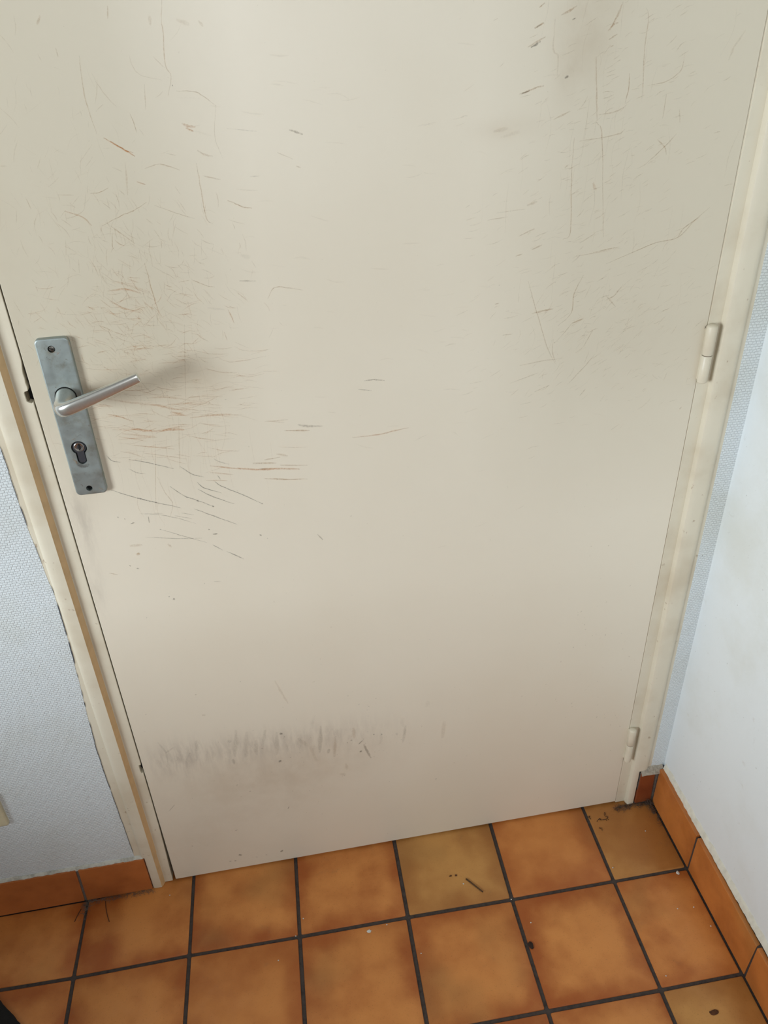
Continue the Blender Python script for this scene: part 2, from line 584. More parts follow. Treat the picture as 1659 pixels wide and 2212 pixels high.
# bare wood and a black sheet standing in for shade in the strike recess
mb = MB(); mb.box(.1112, .1205, .012, .014, 1.044, 1.103); mb.box(.1145, .1205, .012, .014, .322, .348)
rel(mb.build('recess_shade_sheet', MBLACK, trim), trim)
mb = MB(); mb.box(.1080, .1136, .003, .016, 1.0480, 1.0622)
rel(mb.build('strike_recess', m_plain('grey_bare_wood', srgb(120, 108, 88), 0.8, 0, 0.2, 90), trim), trim)
# crack between wallpaper and frame
def lip_y(x):
    for (xa, ya), (xb, yb) in zip(prof, prof[1:]):
        if xb <= x <= xa and xa > xb and ya < .001:
            return ya + (yb - ya) * (xa - x) / (xa - xb)
    return 0.0


ck = MB()
for za, zb, wd in [(.992, .905, .0006), (.90, .865, .0009), (.835, .80, .0005), (.76, .742, .0006), (.728, .66, .0010), (.652, .602, .0012), (.585, .572, .0005), (.548, .53, .0007), (.522, .508, .0008), (.474, .30, .0008), (.298, .115, .0006)]:
    n = max(3, int((za - zb) / 0.006))
    L = []
    for k in range(n + 1):
        z = zb + (za - zb) * k / n
        x = edge_x(z) + 0.0009 * mnoise.noise(Vector((0, 3.1, z * 38))) + .0003
        ww = wd * (0.55 + 0.5 * abs(mnoise.noise(Vector((9, z * 90, 0))))) * (1 if 0 < k < n else 0.15)
        yl = min(WALL_Y, lip_y(x + ww)) - .0004
        L.append(((x - ww, yl, z), (x + ww, yl, z)))
    vs_ = [p for q in L for p in q]
    ck.add(vs_, [(2 * k, 2 * k + 1, 2 * k + 3, 2 * k + 2) for k in range(n)])
rel(ck.build('crack', m_plain('dark_crack', srgb(66, 70, 78), 0.9), trim), trim)

trim2 = empty('trim_2', (1.09, 0, 0))
tag(trim2, 'cream painted door jamb on the hinge side near the corner', 'door frame', kind='structure')
inn = [(1.0664, .0015), (1.0458, .0015), (1.0457, .30), (1.0457, .95), (1.0460, 1.06), (1.0466, 1.12), (1.0470, 1.20), (1.0472, 1.30), (1.0468, 1.42), (1.0466, 1.7), (1.0466, ZT), (1.0664, ZT)]
mb = MB(); mb.prism(inn, XZ, 0.0, 0.040)
mb.prism([(1.0453, .0015), (1.0453, ZT), (1.060, ZT), (1.060, .0015)], XZ, 0.0010, 0.038)
rel(bevel(mb.build('inner_strip', MF, trim2), 0.0005, 2), trim2)
prof2 = [(1.0652, .002), (1.0656, -.0020), (1.0664, -.0060), (1.0674, -.0086), (1.0692, -.0097), (1.078, -.0100), (1.0900, -.0100), (1.0960, -.0092), (1.0985, -.0078), (1.1005, -.0054), (1.1065, -.0048), (1.114, -.0030), (1.118, .0), (1.118, .02), (1.0652, .02)]
mb = MB(); mb.prism(prof2, lambda p, t: (p[0], p[1], t), 0.104, ZT + 0.05)
mb.prism([(1.0652, .002), (1.0656, -.0020), (1.0664, -.0060), (1.0674, -.0086), (1.0692, -.0097), (1.078, -.0100), (1.0812, -.0094), (1.0826, -.0075), (1.0830, -.005), (1.0830, .02), (1.0652, .02)], lambda p, t: (p[0], p[1], t), 0.0012, 0.104)
o = rel(mb.build('architrave', MF, trim2), trim2); auto_smooth(o.data, 30)
mb = MB(); mb.box(1.026, 1.075, .0415, .062, .0, ZT)
rel(mb.build('door_stop', MF, trim2), trim2)

mb = MB()
mb.box(.046, 1.118, -.0098, .06, ZT, ZT + .07)
t3 = bevel(mb.build('trim_3', MF), .003, 3)
tag(t3, 'cream painted head of the door frame', 'door frame', kind='structure')

# ------------------------------------------------------------------ the door leaf
door = empty('door_1', ((XL + XR) / 2, 0, 0))
tag(door, 'cream painted flush door with scuffs, lever handle and two hinges', 'door', kind='structure')
ZTOP = 2.036


def zbot(x): return 0.0042 + 0.0006 * (x - XL) / (XR - XL)


NX, NZ = 232, 512
gx = np.linspace(XL + .0008, XR - .0008, NX)
gz = np.linspace(0, 1, NZ)
X, T = np.meshgrid(gx, gz)
ZB = 0.0050 + 0.0006 * (X - XL) / (XR - XL)
Z = ZB + (ZTOP - .0008 - ZB) * T
front = np.stack([X, np.zeros_like(X), Z], -1).reshape(-1, 3)
idx = np.arange(NX * NZ).reshape(NZ, NX)
quads = np.stack([idx[:-1, :-1], idx[:-1, 1:], idx[1:, 1:], idx[1:, :-1]], -1).reshape(-1, 4)
border = list(idx[0, :]) + list(idx[1:, -1]) + list(idx[-1, -2::-1]) + list(idx[-2:0:-1, 0])
bp = front[border]
cxm, czm = (XL + XR) / 2, ZTOP / 2
out1 = bp.copy()
for q in out1:
    q[0] = XL if q[0] < XL + .001 else (XR if q[0] > XR - .001 else q[0])
    if q[2] > ZTOP - .001: q[2] = ZTOP
    elif q[2] < 0.0075: q[2] -= .0008
    q[1] = .0008
out2 = out1.copy(); out2[:, 1] = .040
# rounded lower corner on the lock side
verts = np.concatenate([front, out1, out2])
nb_, n0 = len(border), len(front)
faces = [tuple(q) for q in quads]
for k in range(nb_):
    k2 = (k + 1) % nb_
    faces.append((border[k2], border[k], n0 + k, n0 + k2))
    faces.append((n0 + k2, n0 + k, n0 + nb_ + k, n0 + nb_ + k2))
faces.append(tuple(n0 + nb_ + k for k in range(nb_)))
me = bpy.data.meshes.new('leaf')
me.from_pydata(verts.tolist(), [], [tuple(int(i) for i in f) for f in faces])
me.update()
# stains left on the paint, the lever's shadow painted in with them: brown grime, grey rub marks, duller side zones
g = np.zeros((len(verts), 4), np.float32); g[:, 3] = 1
vx, vz = verts[:, 0], verts[:, 2]


def blob(ch, cx, cz, rx, rz, a, rot=0.0, power=1.0):
    c, s = math.cos(rot), math.sin(rot)
    dx, dz = vx - cx, vz - cz
    u, v = (dx * c + dz * s) / rx, (-dx * s + dz * c) / rz
    g[:, ch] += a * np.exp(-(u * u + v * v) ** power)


for a in [(0, .295, 1.060, .060, .034, .34), (0, .345, 1.055, .028, .030, .16), (0, .280, 1.194, .075, .055, .12), (0, .229, 1.085, .055, .045, .20), (0, .262, 1.150, .065, .035, .13), (0, .25, 1.30, .13, .12, .07),  # first two blobs: lever's cast shadow painted in, merged with dirt
          (0, .140, 1.268, .022, .075, .26), (0, .128, 1.15, .010, .10, .16), (0, .240, .995, .085, .045, .12), (0, .832, 1.445, .036, .050, .30), (0, .805, 1.392, .014, .034, .24), (0, .826, 1.41, .03, .03, .12),
          (0, .878, 1.288, .085, .20, .08), (0, .942, 1.06, .085, .10, .10), (0, .738, 1.333, .040, .012, .14), (0, .30, 1.40, .14, .05, .05),
          (1, .300, .352, .110, .030, .13), (1, .470, .345, .090, .030, .11), (1, .33, .33, .20, .05, .08), (0, .314, .2375, .17, .09, .22), (0, .42, .29, .18, .05, .13), (1, .185, .345, .040, .040, .22), (1, .132, .86, .020, .05, .22), (1, .13, .74, .012, .05, .14),
          (0, .150, .95, .02, .10, .10), (0, .20, .11, .10, .07, .10)]:
    blob(*a)
# the sides of the leaf are duller than the middle
g[:, 2] += 0.80 * np.clip((0.43 - vx) / 0.14, 0, 1) * np.clip((vz - 0.85) / 0.25, 0, 1)
g[:, 2] += 0.58 * np.clip((vx - 0.70) / 0.14, 0, 1) * np.clip((vz - 0.75) / 0.3, 0, 1)
at = me.attributes.new('grime_and_shade', 'FLOAT_COLOR', 'POINT')
at.data.foreach_set('color', g.reshape(-1))
leaf = rel(link('leaf', me, MD, door), door)
leaf['label'] = 'cream painted flush leaf with brown scuffs'

# ---- scratches and scuffs, in tenths of a millimetre on the leaf: colour, width, strength, x,z ...
MARKS = """
b 6 45 2648,14298 2633,14146 2617,13943 2629,13772 2662,13547
r 14 60 2726,13504 2836,13428 2947,13351 3022,13296
r 8 50 2791,13467 2929,13367 3012,13333
b 6 50 3055,13731 3078,13632 3090,13533
b 6 25 2740,14132 2778,14028 2843,13904 2933,13795
b 8 35 3586,14760 3545,14589 3543,14466 3513,14179 3555,14066 3495,13881
b 6 22 3156,14286 3175,14176 3240,14090 3456,14033
b 6 25 3404,14257 3506,14142
b 8 35 3582,13924 3789,13904 3885,13842 3990,13759
r 27 42 3592,13604 3650,13571 3734,13557
r 17 45 3626,13553 3706,13514
g 22 55 4773,13469 4849,13442 4925,13413
g 9 18 4074,13518 4419,13474
b 19 30 3718,13316 3787,13270 3882,13244
b 11 34 3103,13158 3262,13199 3366,13172 3489,13123
b 9 38 3686,13183 3691,13005 3696,12746 3712,12557 3774,12507
b 8 45 2452,12939 2561,12942 2668,12988
b 6 30 2100,12948 2277,12930
b 9 42 2514,12578 2744,12671 2909,12725 3057,12801
b 9 32 2554,12608 2741,12439 2836,12352
b 7 32 3138,12763 3366,12659 3579,12578
b 13 48 3981,12759 4098,12696 4163,12665 4253,12652
g 19 35 3994,11806 4197,11786
b 10 34 4315,11548 4390,11666 4478,11688 4598,11660 4767,11621
b 11 42 2904,12117 2917,11939 2925,11794 2947,11597 2967,11445
r 21 30 2406,11816 2615,11821 2789,11758
r 21 30 2403,11695 2567,11582 2742,11516
r 32 16 2584,11896 2755,11821 2881,11750
b 23 32 2300,14593 2348,14668
b 32 26 3433,14628 3427,14541
b 36 20 3695,14583 3828,14534
b 24 22 3924,14566 3966,14511
b 8 36 2431,14379 2435,14299
b 9 32 3420,11872 3573,11786 3687,11752
b 9 25 4616,13241 4789,13157
b 13 25 4816,13082 4871,13061
g 52 14 4046,12118 4159,12074
g 28 16 3554,11504 3766,11459
r 11 40 2991,13029 3082,12992
b 9 30 2607,12494 2565,12294
b 7 28 3010,12373 2989,12260
b 7 28 3144,12363 3135,12272
b 12 26 3030,14728 3010,14618
d 10 60 3555,13984 3556,13969
b 8 25 3264,14005 3228,13760
b 6 22 3990,13759 3933,13445 3989,13217
g 13 18 4273,12999 4387,13002
b 13 24 3741,13044 3934,12989
b 17 20 2904,13242 2865,12889
b 6 28 1570,13285 1641,13280
b 9 20 3368,13306 3472,13279
r 15 26 2132,12769 2309,12692 2395,12587
b 8 30 1748,12945 1778,12816
d 20 72 7590,14166 7644,14190 7702,14221
b 18 36 7556,14171 7760,14265
b 24 50 7621,14352 7727,14403
d 11 45 7632,14352 7696,14386
b 11 50 7661,14549 7723,14591
b 20 42 7920,14468 8027,14509 8100,14551
d 13 45 8058,14417 8101,14434
b 18 45 7485,13697 7553,13714 7687,13756 7777,13771
d 18 40 7508,13700 7609,13730
d 23 55 8024,13837 8068,13858
b 18 36 8521,14299 8610,14479 8643,14568
b 18 45 8499,14291 8559,14353 8614,14369
b 14 40 8521,14206 8617,14258
b 14 36 8542,14130 8586,14147
b 16 34 8388,14042 8443,13610 8477,13364
b 12 30 8474,13344 8544,13257 8585,13022 8725,11970
b 9 30 8934,14503 8974,14392 8971,14112 9007,13722 9028,13580
b 9 34 9480,14014 9481,13877 9411,13802 9278,13739 9068,13709
b 12 38 8823,13849 8834,13690 8807,13541
b 17 32 8488,13425 8677,13446 8802,13490
b 17 32 7923,13405 8037,13449 8127,13485
b 42 24 7183,13313 7367,13343
b 47 15 7279,13246 7510,13294
b 10 36 8204,13193 8217,12697 8265,12076 8172,11988
b 12 28 8280,13146 8567,13172 8781,13202 8847,13251
b 10 34 9157,12814 9377,12997 9536,13159
b 27 34 7660,12444 7793,12480
b 18 42 7572,12070 7780,12148
b 23 34 7760,11889 7896,11938
b 11 38 8807,11621 9161,11741 9463,11840 9773,11890 9975,12092 10157,12245
b 21 50 7821,11030 7991,11054 8123,11068
b 22 52 8413,10842 8571,10889
b 11 40 8267,10667 8413,10842
b 10 30 7737,11486 7818,11251 7902,11010 8089,10506 8219,10269
b 11 36 8506,11496 8399,11251 8385,10991 8212,10821
b 14 34 9087,11319 8971,11174 8868,11131
b 16 32 8862,11184 9018,11018
b 11 34 8727,10717 8615,10481
b 11 32 8797,10350 8649,10166 8433,9929
b 15 30 8714,9824 8638,9728
b 14 25 7944,9865 8163,9944
b 11 28 8160,10636 8163,10443 8217,10297
b 14 22 7694,10295 7966,10323 8324,10342
b 14 22 7571,10038 7979,10152
b 24 18 10058,13930 10101,14065 10207,14233
r 35 26 8505,12656 8553,12563
b 16 40 7299,11208 7350,11216
b 13 34 7549,11821 7637,11843
b 13 30 7425,10763 7571,10770
b 15 34 8116,12857 8161,12887
b 18 20 7857,14434 7860,14140 7923,14062 7929,13871
b 14 34 9773,11890 9846,12006 10046,12135
b 10 28 9525,13432 9556,13285
b 10 28 9325,13606 9321,13339
b 13 30 8605,11786 8964,11830
b 10 26 8374,11755 8839,11791
b 10 30 8409,11922 8603,12027
b 10 25 7153,12298 7421,12325
b 10 20 7272,12381 7638,12400
b 15 30 9285,13109 9399,13017 9439,12928
d 29 85 10417,10568 10442,10613
b 19 50 10259,9322 10283,9357
r 17 46 2047,10207 2209,10145 2369,10059
r 27 40 2492,10297 2712,10257 2926,10175 3126,10138
r 30 42 2869,10139 3038,10076
r 18 34 3107,10024 3420,10031 3654,10018
r 30 52 2324,9957 2493,9907 2643,9880
r 36 52 2643,9880 2824,9882 3002,9860
r 25 30 2184,9901 2428,9835 2603,9805
r 20 26 2117,9821 2626,9787
r 20 22 2606,10369 2856,10354 3148,10279
b 16 22 4112,9860 4347,9802
b 16 24 4084,9849 4405,9840
g 32 55 4532,9750 4664,9712 4881,9686
b 22 50 4335,9682 4686,9640
g 16 62 5491,10304 5626,10303 5774,10276
g 14 34 5404,10183 5592,10147
r 20 32 5283,9458 5620,9454 5904,9491 6104,9514
r 30 62 3622,9173 3917,9111 4192,9091 4495,9044
r 19 40 3254,9262 3489,9200 3674,9153
b 22 42 3848,9225 4175,9189
b 19 36 4017,9257 4239,9276
b 27 38 4190,9330 4350,9277
b 17 42 4225,9144 4612,9093
b 20 52 3982,8957 4257,8903 4593,8868
d 22 35 3918,9121 4054,9103
g 11 40 3323,9363 3395,9307 3523,9249
p 10 65 1916,9600 1974,9508 2084,9472
p 10 65 2194,9501 2378,9440 2525,9380 2759,9281
p 10 55 2165,9359 2256,9285 2368,9248
p 11 65 2845,9310 2995,9161 3147,9093
p 11 65 3040,9020 3120,8919 3351,8798
p 11 65 3036,8908 3233,8749 3504,8594
p 11 75 3272,9021 3366,8911 3622,8744 3906,8536
p 11 70 2658,9008 2831,8822 2982,8735 3209,8586
p 13 75 1865,9054 2092,8926 2363,8796 2745,8636
p 11 62 2931,8592 3134,8461 3499,8235
p 8 55 2398,8314 2615,8195 2822,8083 3020,7982
p 8 55 2170,8211 2656,8108 2962,8072
p 11 60 3098,7927 3225,7810
p 12 60 3279,7780 3518,7596
p 8 48 2166,8619 2403,8568 2636,8483 2919,8339
p 8 45 2642,8516 2877,8424
p 8 45 2354,8599 2486,8573
p 8 45 2743,8545 2914,8486
p 11 50 3337,9092 3369,9024
b 11 25 2516,9187 2576,8923 2648,8716 2569,8493
g 18 50 4658,7884 4738,7763
d 23 60 3802,8004 3828,7982
d 15 45 3903,7924 3917,7915
d 19 60 1854,8605 1873,8595
d 13 60 1944,8568 1956,8550
d 13 60 2014,8467 2071,8479
d 13 55 2277,8553 2270,8443
d 16 55 2399,8321 2407,8303
d 20 60 3074,8212 3096,8202
d 20 60 3125,8114 3197,8113
d 25 60 2980,8725 3018,8706
d 25 60 3189,8605 3214,8581
d 26 60 3896,8548 3911,8529
b 55 75 2003,7949 2029,7910
b 44 30 1925,8092 2104,8082
b 33 35 2462,8044 2507,7977
d 14 55 1850,7748 1869,7727
d 17 55 1941,7679 1976,7666
d 35 80 2362,7024 2388,7004
d 17 60 2307,7083 2319,7066
b 14 35 1540,7654 1657,7606
g 15 25 3013,7249 3114,7232
r 24 22 2070,10429 2350,10341 2544,10305
r 14 26 3237,9154 3555,9079
r 14 24 3165,9035 3461,8995
b 10 24 2590,9732 2404,8651
b 10 22 2955,10042 2838,9270
b 9 20 3244,11320 3072,10202
r 13 30 2275,9711 2824,9581
r 10 26 2404,9574 2955,9411
d 45 85 3661,3720 3702,3678
d 42 80 3568,2965 3611,3012
d 26 70 3299,3414 3326,3390
g 44 70 5146,3077 5196,2893 5266,2673
d 40 75 5058,2886 5103,2915
d 28 75 5475,3273 5502,3266
d 24 65 5332,3311 5355,3295
d 58 90 2513,477 2566,434
d 33 75 2305,310 2347,311
d 33 75 2399,296 2441,304
d 42 85 3323,318 3379,378
g 27 50 2936,2292 2976,2306
d 19 60 2734,2523 2766,2539
d 20 55 3601,1612 3631,1680
d 31 65 6504,1764 6534,1757
g 52 45 2769,3243 2776,3100
d 14 50 3137,5103 3145,5092
b 28 45 2405,4455 2460,4443
d 15 50 4921,4385 4935,4382
b 17 45 2364,4956 2391,4950
d 20 45 2540,1238 2589,1244
d 24 45 1673,1002 1702,981
d 17 40 1491,4666 1526,4668
d 21 45 2832,308 2872,289
d 21 45 3026,328 3057,305
g 73 26 2921,3974 2812,3289
g 81 22 3092,3882 3001,3244
g 66 28 2744,3746 2791,3681
g 67 22 3228,3634 3201,3252
g 66 22 3421,3861 3318,3448
g 67 24 3614,3763 3551,3169
g 61 38 4399,3748 4326,3042
g 55 46 4505,3113 4477,2994
b 54 32 4642,3419 4585,2865
b 62 30 4976,3564 4981,3285
g 56 28 5941,3402 5881,2963
b 82 22 6672,3350 6635,2904
g 35 26 1570,3964 1661,3673 1640,3348
g 36 26 1661,3673 1805,3775
g 50 16 2217,3868 2144,3337
b 35 26 3709,5005 3786,4716 3882,4416
g 19 40 1444,2123 1572,2271
b 56 26 4788,2641 4797,2462
b 57 26 4652,2378 4769,2319
d 24 55 4901,3247 4939,3238
d 24 55 5049,3100 5132,3194
b 69 20 4169,3249 4251,2829
g 48 24 5761,3247 5779,3186
b 68 18 3964,3519 4131,3258"""
INK = {'b': srgb(184, 140, 88), 'r': srgb(202, 136, 70), 'g': srgb(150, 138, 122), 'p': srgb(116, 114, 108), 'd': srgb(72, 58, 44)}
sv, sf, sc_ = [], [], []
cnt = [0]


def stroke(kind, width, alpha, pts, wob=0.0006, y_base=0.0):
    """a soft-edged, tapering ribbon lying on the paint"""
    cnt[0] += 1
    y = y_base - 0.00012 - 0.00022 * random.random()
    P_ = [np.array(p) for p in pts]
    if len(P_) > 2:                                   # Catmull-Rom
        Q = [2 * P_[0] - P_[1]] + P_ + [2 * P_[-1] - P_[-2]]
        R = []
        for k in range(1, len(Q) - 2):
            for t in np.linspace(0, 1, 7)[:-1]:
                a, b, c, d = Q[k - 1], Q[k], Q[k + 1], Q[k + 2]
                R.append(0.5 * (2 * b + (c - a) * t + (2 * a - 5 * b + 4 * c - d) * t * t + (3 * b - a - 3 * c + d) * t ** 3))
        R.append(P_[-1]); P_ = R
    else:
        P_ = [P_[0] + (P_[1] - P_[0]) * t for t in np.linspace(0, 1, 5)]
    n = len(P_)
    base = len(sv)
    col = INK[kind]
    sd = random.random() * 100
    ln = sum(np.linalg.norm(P_[k + 1] - P_[k]) for k in range(n - 1))
    for k, p in enumerate(P_):
        d = P_[min(k + 1, n - 1)] - P_[max(k - 1, 0)]
        d = d / (np.linalg.norm(d) + 1e-9)
        nrm = np.array((-d[1], d[0]))
        t = k / (n - 1)
        w = width * (0.45 + 0.75 * math.sin(math.pi * min(max(t, 0.06), 0.94)) ** 0.6) * (0.8 + 0.5 * mnoise.noise(Vector((sd, k * 0.6, 0))))
        q = p + nrm * wob * min(1, ln / 0.03) * mnoise.noise(Vector((sd, 5, k * 0.5)))
        a = (1.0 if kind == 'r' else 0.8) * alpha * (0.35 + 0.65 * math.sin(math.pi * min(max(t, 0.05), 0.95)) ** 0.5)
        for s, f in ((-1, 0), (-0.4, 1), (0.4, 1), (1, 0)):
            r = q + nrm * (w * 0.7 * s)
            sv.append((r[0], y, r[1]))
            sc_.extend((col[0], col[1], col[2], a * f))
    for k in range(n - 1):
        for m_ in range(3):
            i0 = base + k * 4 + m_
            sf.append((i0, i0 + 1, i0 + 5, i0 + 4))


for line_ in MARKS.strip().split('\n'):
    t = line_.split()
    stroke(t[0], max(float(t[1]) / 10000, .0005), float(t[2]) / 100 * (0.6 if float(t[1]) > 24 else (0.8 if float(t[1]) > 15 else 1)), [tuple(float(c) / 10000 for c in q.split(',')) for q in t[3:]])


# tarnish and grease on the lock plate
for line_ in """
d 5 50 1529,11211 1528,11176 1541,11162
b 4 40 1551,11156 1565,11133 1583,11109
d 4 45 1520,11080 1545,11051 1575,11043
r 6 40 1646,11102 1690,11133
d 10 40 1516,11072 1530,11088
b 6 50 1541,9915 1575,9930 1601,9932
d 4 50 1628,9954 1659,9980 1687,9971 1719,9942
d 51 45 1532,9601 1568,9529 1635,9515 1684,9540
b 28 35 1498,9641 1520,9603 1540,9559
b 19 30 1726,9153 1786,9117
b 14 30 1819,11338 1830,11233 1839,11118
b 12 30 1592,11143 1670,11135""".strip().split('\n'):
    t = line_.split()
    stroke(t[0], float(t[1]) / 10000, float(t[2]) / 100, [tuple(float(c) / 10000 for c in q.split(',')) for q in t[3:]], .0004, -0.0072)


def field(kind, cx, cz, rx, rz, n, am, asd, lmin, lmax, w, a0, a1):
    for _ in range(n):
        u, v = random.gauss(0, 0.5), random.gauss(0, 0.5)
        x, z = cx + u * rx, cz + v * rz
        a = math.radians(random.gauss(am, asd))
        l_ = random.uniform(lmin, lmax) / 2
        bend = random.gauss(0, 0.12)
        p0 = (x - l_ * math.cos(a), z - l_ * math.sin(a)); p2 = (x + l_ * math.cos(a), z + l_ * math.sin(a))
        p1 = (x - l_ * bend * math.sin(a), z + l_ * bend * math.cos(a))
        if min(p0[0], p1[0], p2[0]) < XL + .002 or max(p0[0], p2[0]) > XR - .002 or max(p0[1], p2[1]) > ZTOP - .01 or min(p0[1], p2[1]) < .012: continue
        stroke(kind, w * random.uniform(.6, 1.5), 0.8 * random.uniform(a0, a1), [p0, p1, p2], .0005)


field('b', .275, 1.205, .13, .10, 330, -70, 35, .006, .022, .0006, .10, .30)
field('r', .262, 1.140, .12, .06, 240, -28, 28, .006, .024, .0007, .12, .32)
field('r', .290, 1.020, .15, .09, 200, -4, 10, .012, .045, .0008, .10, .30)
field('b', .245, 1.090, .10, .07, 200, -45, 35, .006, .018, .0006, .10, .28)
field('b', .870, 1.300, .13, .22, 330, 24, 12, .005, .016, .0007, .10, .30)
field('b', .905, 1.075, .15, .14, 380, 32, 22, .005, .020, .0006, .10, .30)
field('b', .860, 1.250, .12, .25, 60, 88, 5, .02, .07, .0006, .08, .18)
field('b', .210, 1.320, .14, .14, 150, 80, 40, .006, .026, .0006, .06, .20)
field('r', .270, .960, .14, .10, 60, 89, 4, .03, .09, .0006, .06, .14)
field('b', .720, 1.15, .10, .30, 60, 14, 8, .008, .022, .0009, .06, .20)
field('d', .450, .290, .35, .18, 110, 60, 60, .0008, .003, .0012, .2, .5)
field('d', .600, .60, .70, .80, 150, 60, 60, .0008, .003, .0010, .1, .35)
field('g', .400, .350, .28, .05, 36, 88, 10, .010, .034, .0060, .03, .08)
field('b', .950, .40, .12, .30, 70, 60, 40, .0015, .005, .0012, .15, .4)
field('b', .52, 1.20, .25, .35, 60, -10, 8, .008, .03, .0012, .04, .12)
me = bpy.data.meshes.new('scuffs')
me.from_pydata(sv, [], sf)
at = me.attributes.new('ink', 'FLOAT_COLOR', 'POINT')
at.data.foreach_set('color', np.array(sc_, np.float32))
me.update()
o = rel(link('scuff_marks', me, MSC, door), door)
tag(o, 'brown and grey scratches and scuffs on the paint', kind='stuff')

# ------------------------------------------------------------------ lock plate, lever, cylinder
PX, PZ = 0.16225, 1.01875
D = 0.0072


def boolean(o, cutters):
    for c in cutters:
        m = o.modifiers.new('cut', 'BOOLEAN'); m.operation = 'DIFFERENCE'; m.object = c; m.solver = 'EXACT'
    dg = bpy.context.evaluated_depsgraph_get()
    ev = o.evaluated_get(dg)
    me_ = bpy.data.meshes.new_from_object(ev)
    o.modifiers.clear()
    o.data = me_
    for c in cutters:
        bpy.data.objects.remove(c, do_unlink=True)
    return o


def euro(cx, cz, r, w2, length, n=28):
    """profile-cylinder outline: circle over a round-ended slot; cz is the circle centre"""
    pts = []
    a0 = math.asin(w2 / r)
    for k in range(n + 1):
        a = -math.pi / 2 + a0 + (2 * math.pi - 2 * a0) * k / n
        pts.append((cx + r * math.cos(a), cz + r * math.sin(a)))
    zl = cz + r - length + w2
    for k in range(0, 9):
        a = math.pi + math.pi * k / 8
        pts.append((cx + w2 * math.cos(a), zl + w2 * math.sin(a)))
    return pts


W_, H_ = 0.0412, 0.2250
mb = MB()
mb.loft([[XZ(p, y) for p in rrect(PX, PZ, W_ - 2 * i, H_ - 2 * i, 0.0062 - i * .8)] for y, i in ((0.0, 0), (-D + .0016, 0), (-D + .0006, .0004), (-D + .0001, .0011), (-D, .0018))])
plate = mb.build('handle_plate', MPLATE)
S1, S2, KC = (0.1602, 1.1178), (0.1604, 0.9163), (0.1612, 0.9790)
cuts = []
for poly in (circle(*S1, .0045), circle(*S2, .0042), euro(KC[0], KC[1], .0100, .0060, .0345), circle(.1622, 1.0534, .0136, 32)):
    c = MB(); c.prism(poly, XZ, -0.02, -0.0004); cuts.append(c.build('cutter', None))
boolean(plate, cuts)
if not plate.data.materials: plate.data.materials.append(MPLATE)
auto_smooth(plate.data, 28)
plate.parent = door
rel(plate, door)
plate['label'] = 'worn nickel long plate of the door handle'


def sub(mbx, name, mat, smooth=False, label=None, parent=plate):
    o_ = mbx.build(name, mat, parent, smooth)
    if label: o_['label'] = label
    return o_


# the recesses behind the holes
mb = MB()
for poly in (circle(*S1, .0045), circle(*S2, .0042), euro(KC[0], KC[1], .0100, .0060, .0345), circle(.1622, 1.0534, .0136, 32)):
    mb.prism(poly, XZ, -0.0012, -0.0003)
sub(mb, 'hole_back', MBLACK)
# top screw: slotted head
mb = MB()
mb.loft([[XZ(p, y) for p in circle(S1[0], S1[1], r, 20)] for y, r in ((-.001, .0036), (-.0048, .0038), (-.0058, .0034), (-.0062, .0022))])
scr = mb.build('screw', MSCREW)
c = MB(); a = math.radians(-28); u = Vector((math.cos(a), 0, math.sin(a))); v = Vector((-math.sin(a), 0, math.cos(a)))
ctr = Vector((S1[0], 0, S1[1]))
pl = [ctr + u * s1 * .006 + v * s2 * .0006 for s1, s2 in ((-1, -1), (1, -1), (1, 1), (-1, 1))]
c.prism([(p.x, p.z) for p in pl], XZ, -.01, -.0046)
boolean(scr, [c.build('cutter', None)])
if not scr.data.materials: scr.data.materials.append(MSCREW)
scr.parent = plate
auto_smooth(scr.data, 30)

# lock cylinder
mb = MB()
for y in (0,):
    o1 = euro(KC[0], KC[1] , .0086, .0049, .0322)
    o2 = euro(KC[0], KC[1] , .0081, .0044, .0312)
    mb.loft([[XZ(p, -.0006) for p in o1], [XZ(p, -.0054) for p in o1], [XZ(p, -.0060) for p in o2]])
cyl = rel(mb.build('lock_cylinder', MSTEEL, door), door); auto_smooth(cyl.data, 30)
cyl['label'] = 'dull steel lock cylinder'
# plug: rim, shallow dished face
KZ = KC[1] + .0008
mb = MB()
prof_r = [(.0066, -.0058), (.0066, -.0066), (.0060, -.0070), (.0054, -.0069), (.0050, -.0064), (.0022, -.0058)]
mb.loft([[XZ(p, y) for p in circle(KC[0], KZ, r, 32)] for r, y in prof_r])
plug = mb.build('cylinder_plug', MPLUG, cyl, True); auto_smooth(plug.data, 25)
mb = MB()
slot = [(-.0008, .0047), (.0006, .0050), (.0011, .0038), (.0004, .0026), (.0012, .0012), (.0007, -.0002), (.0016, -.0020), (.0012, -.0034), (.0006, -.0046), (-.0004, -.0042), (-.0002, -.0024), (-.0010, -.0004), (-.0004, .0012), (-.0013, .0028)]
ra = math.radians(-8)
mb.prism([(KC[0] + x * math.cos(ra) - z * math.sin(ra), KZ + x * math.sin(ra) + z * math.cos(ra)) for x, z in slot], XZ, -.0050, -.00675)
mb.build('keyway', MBLACK, cyl)

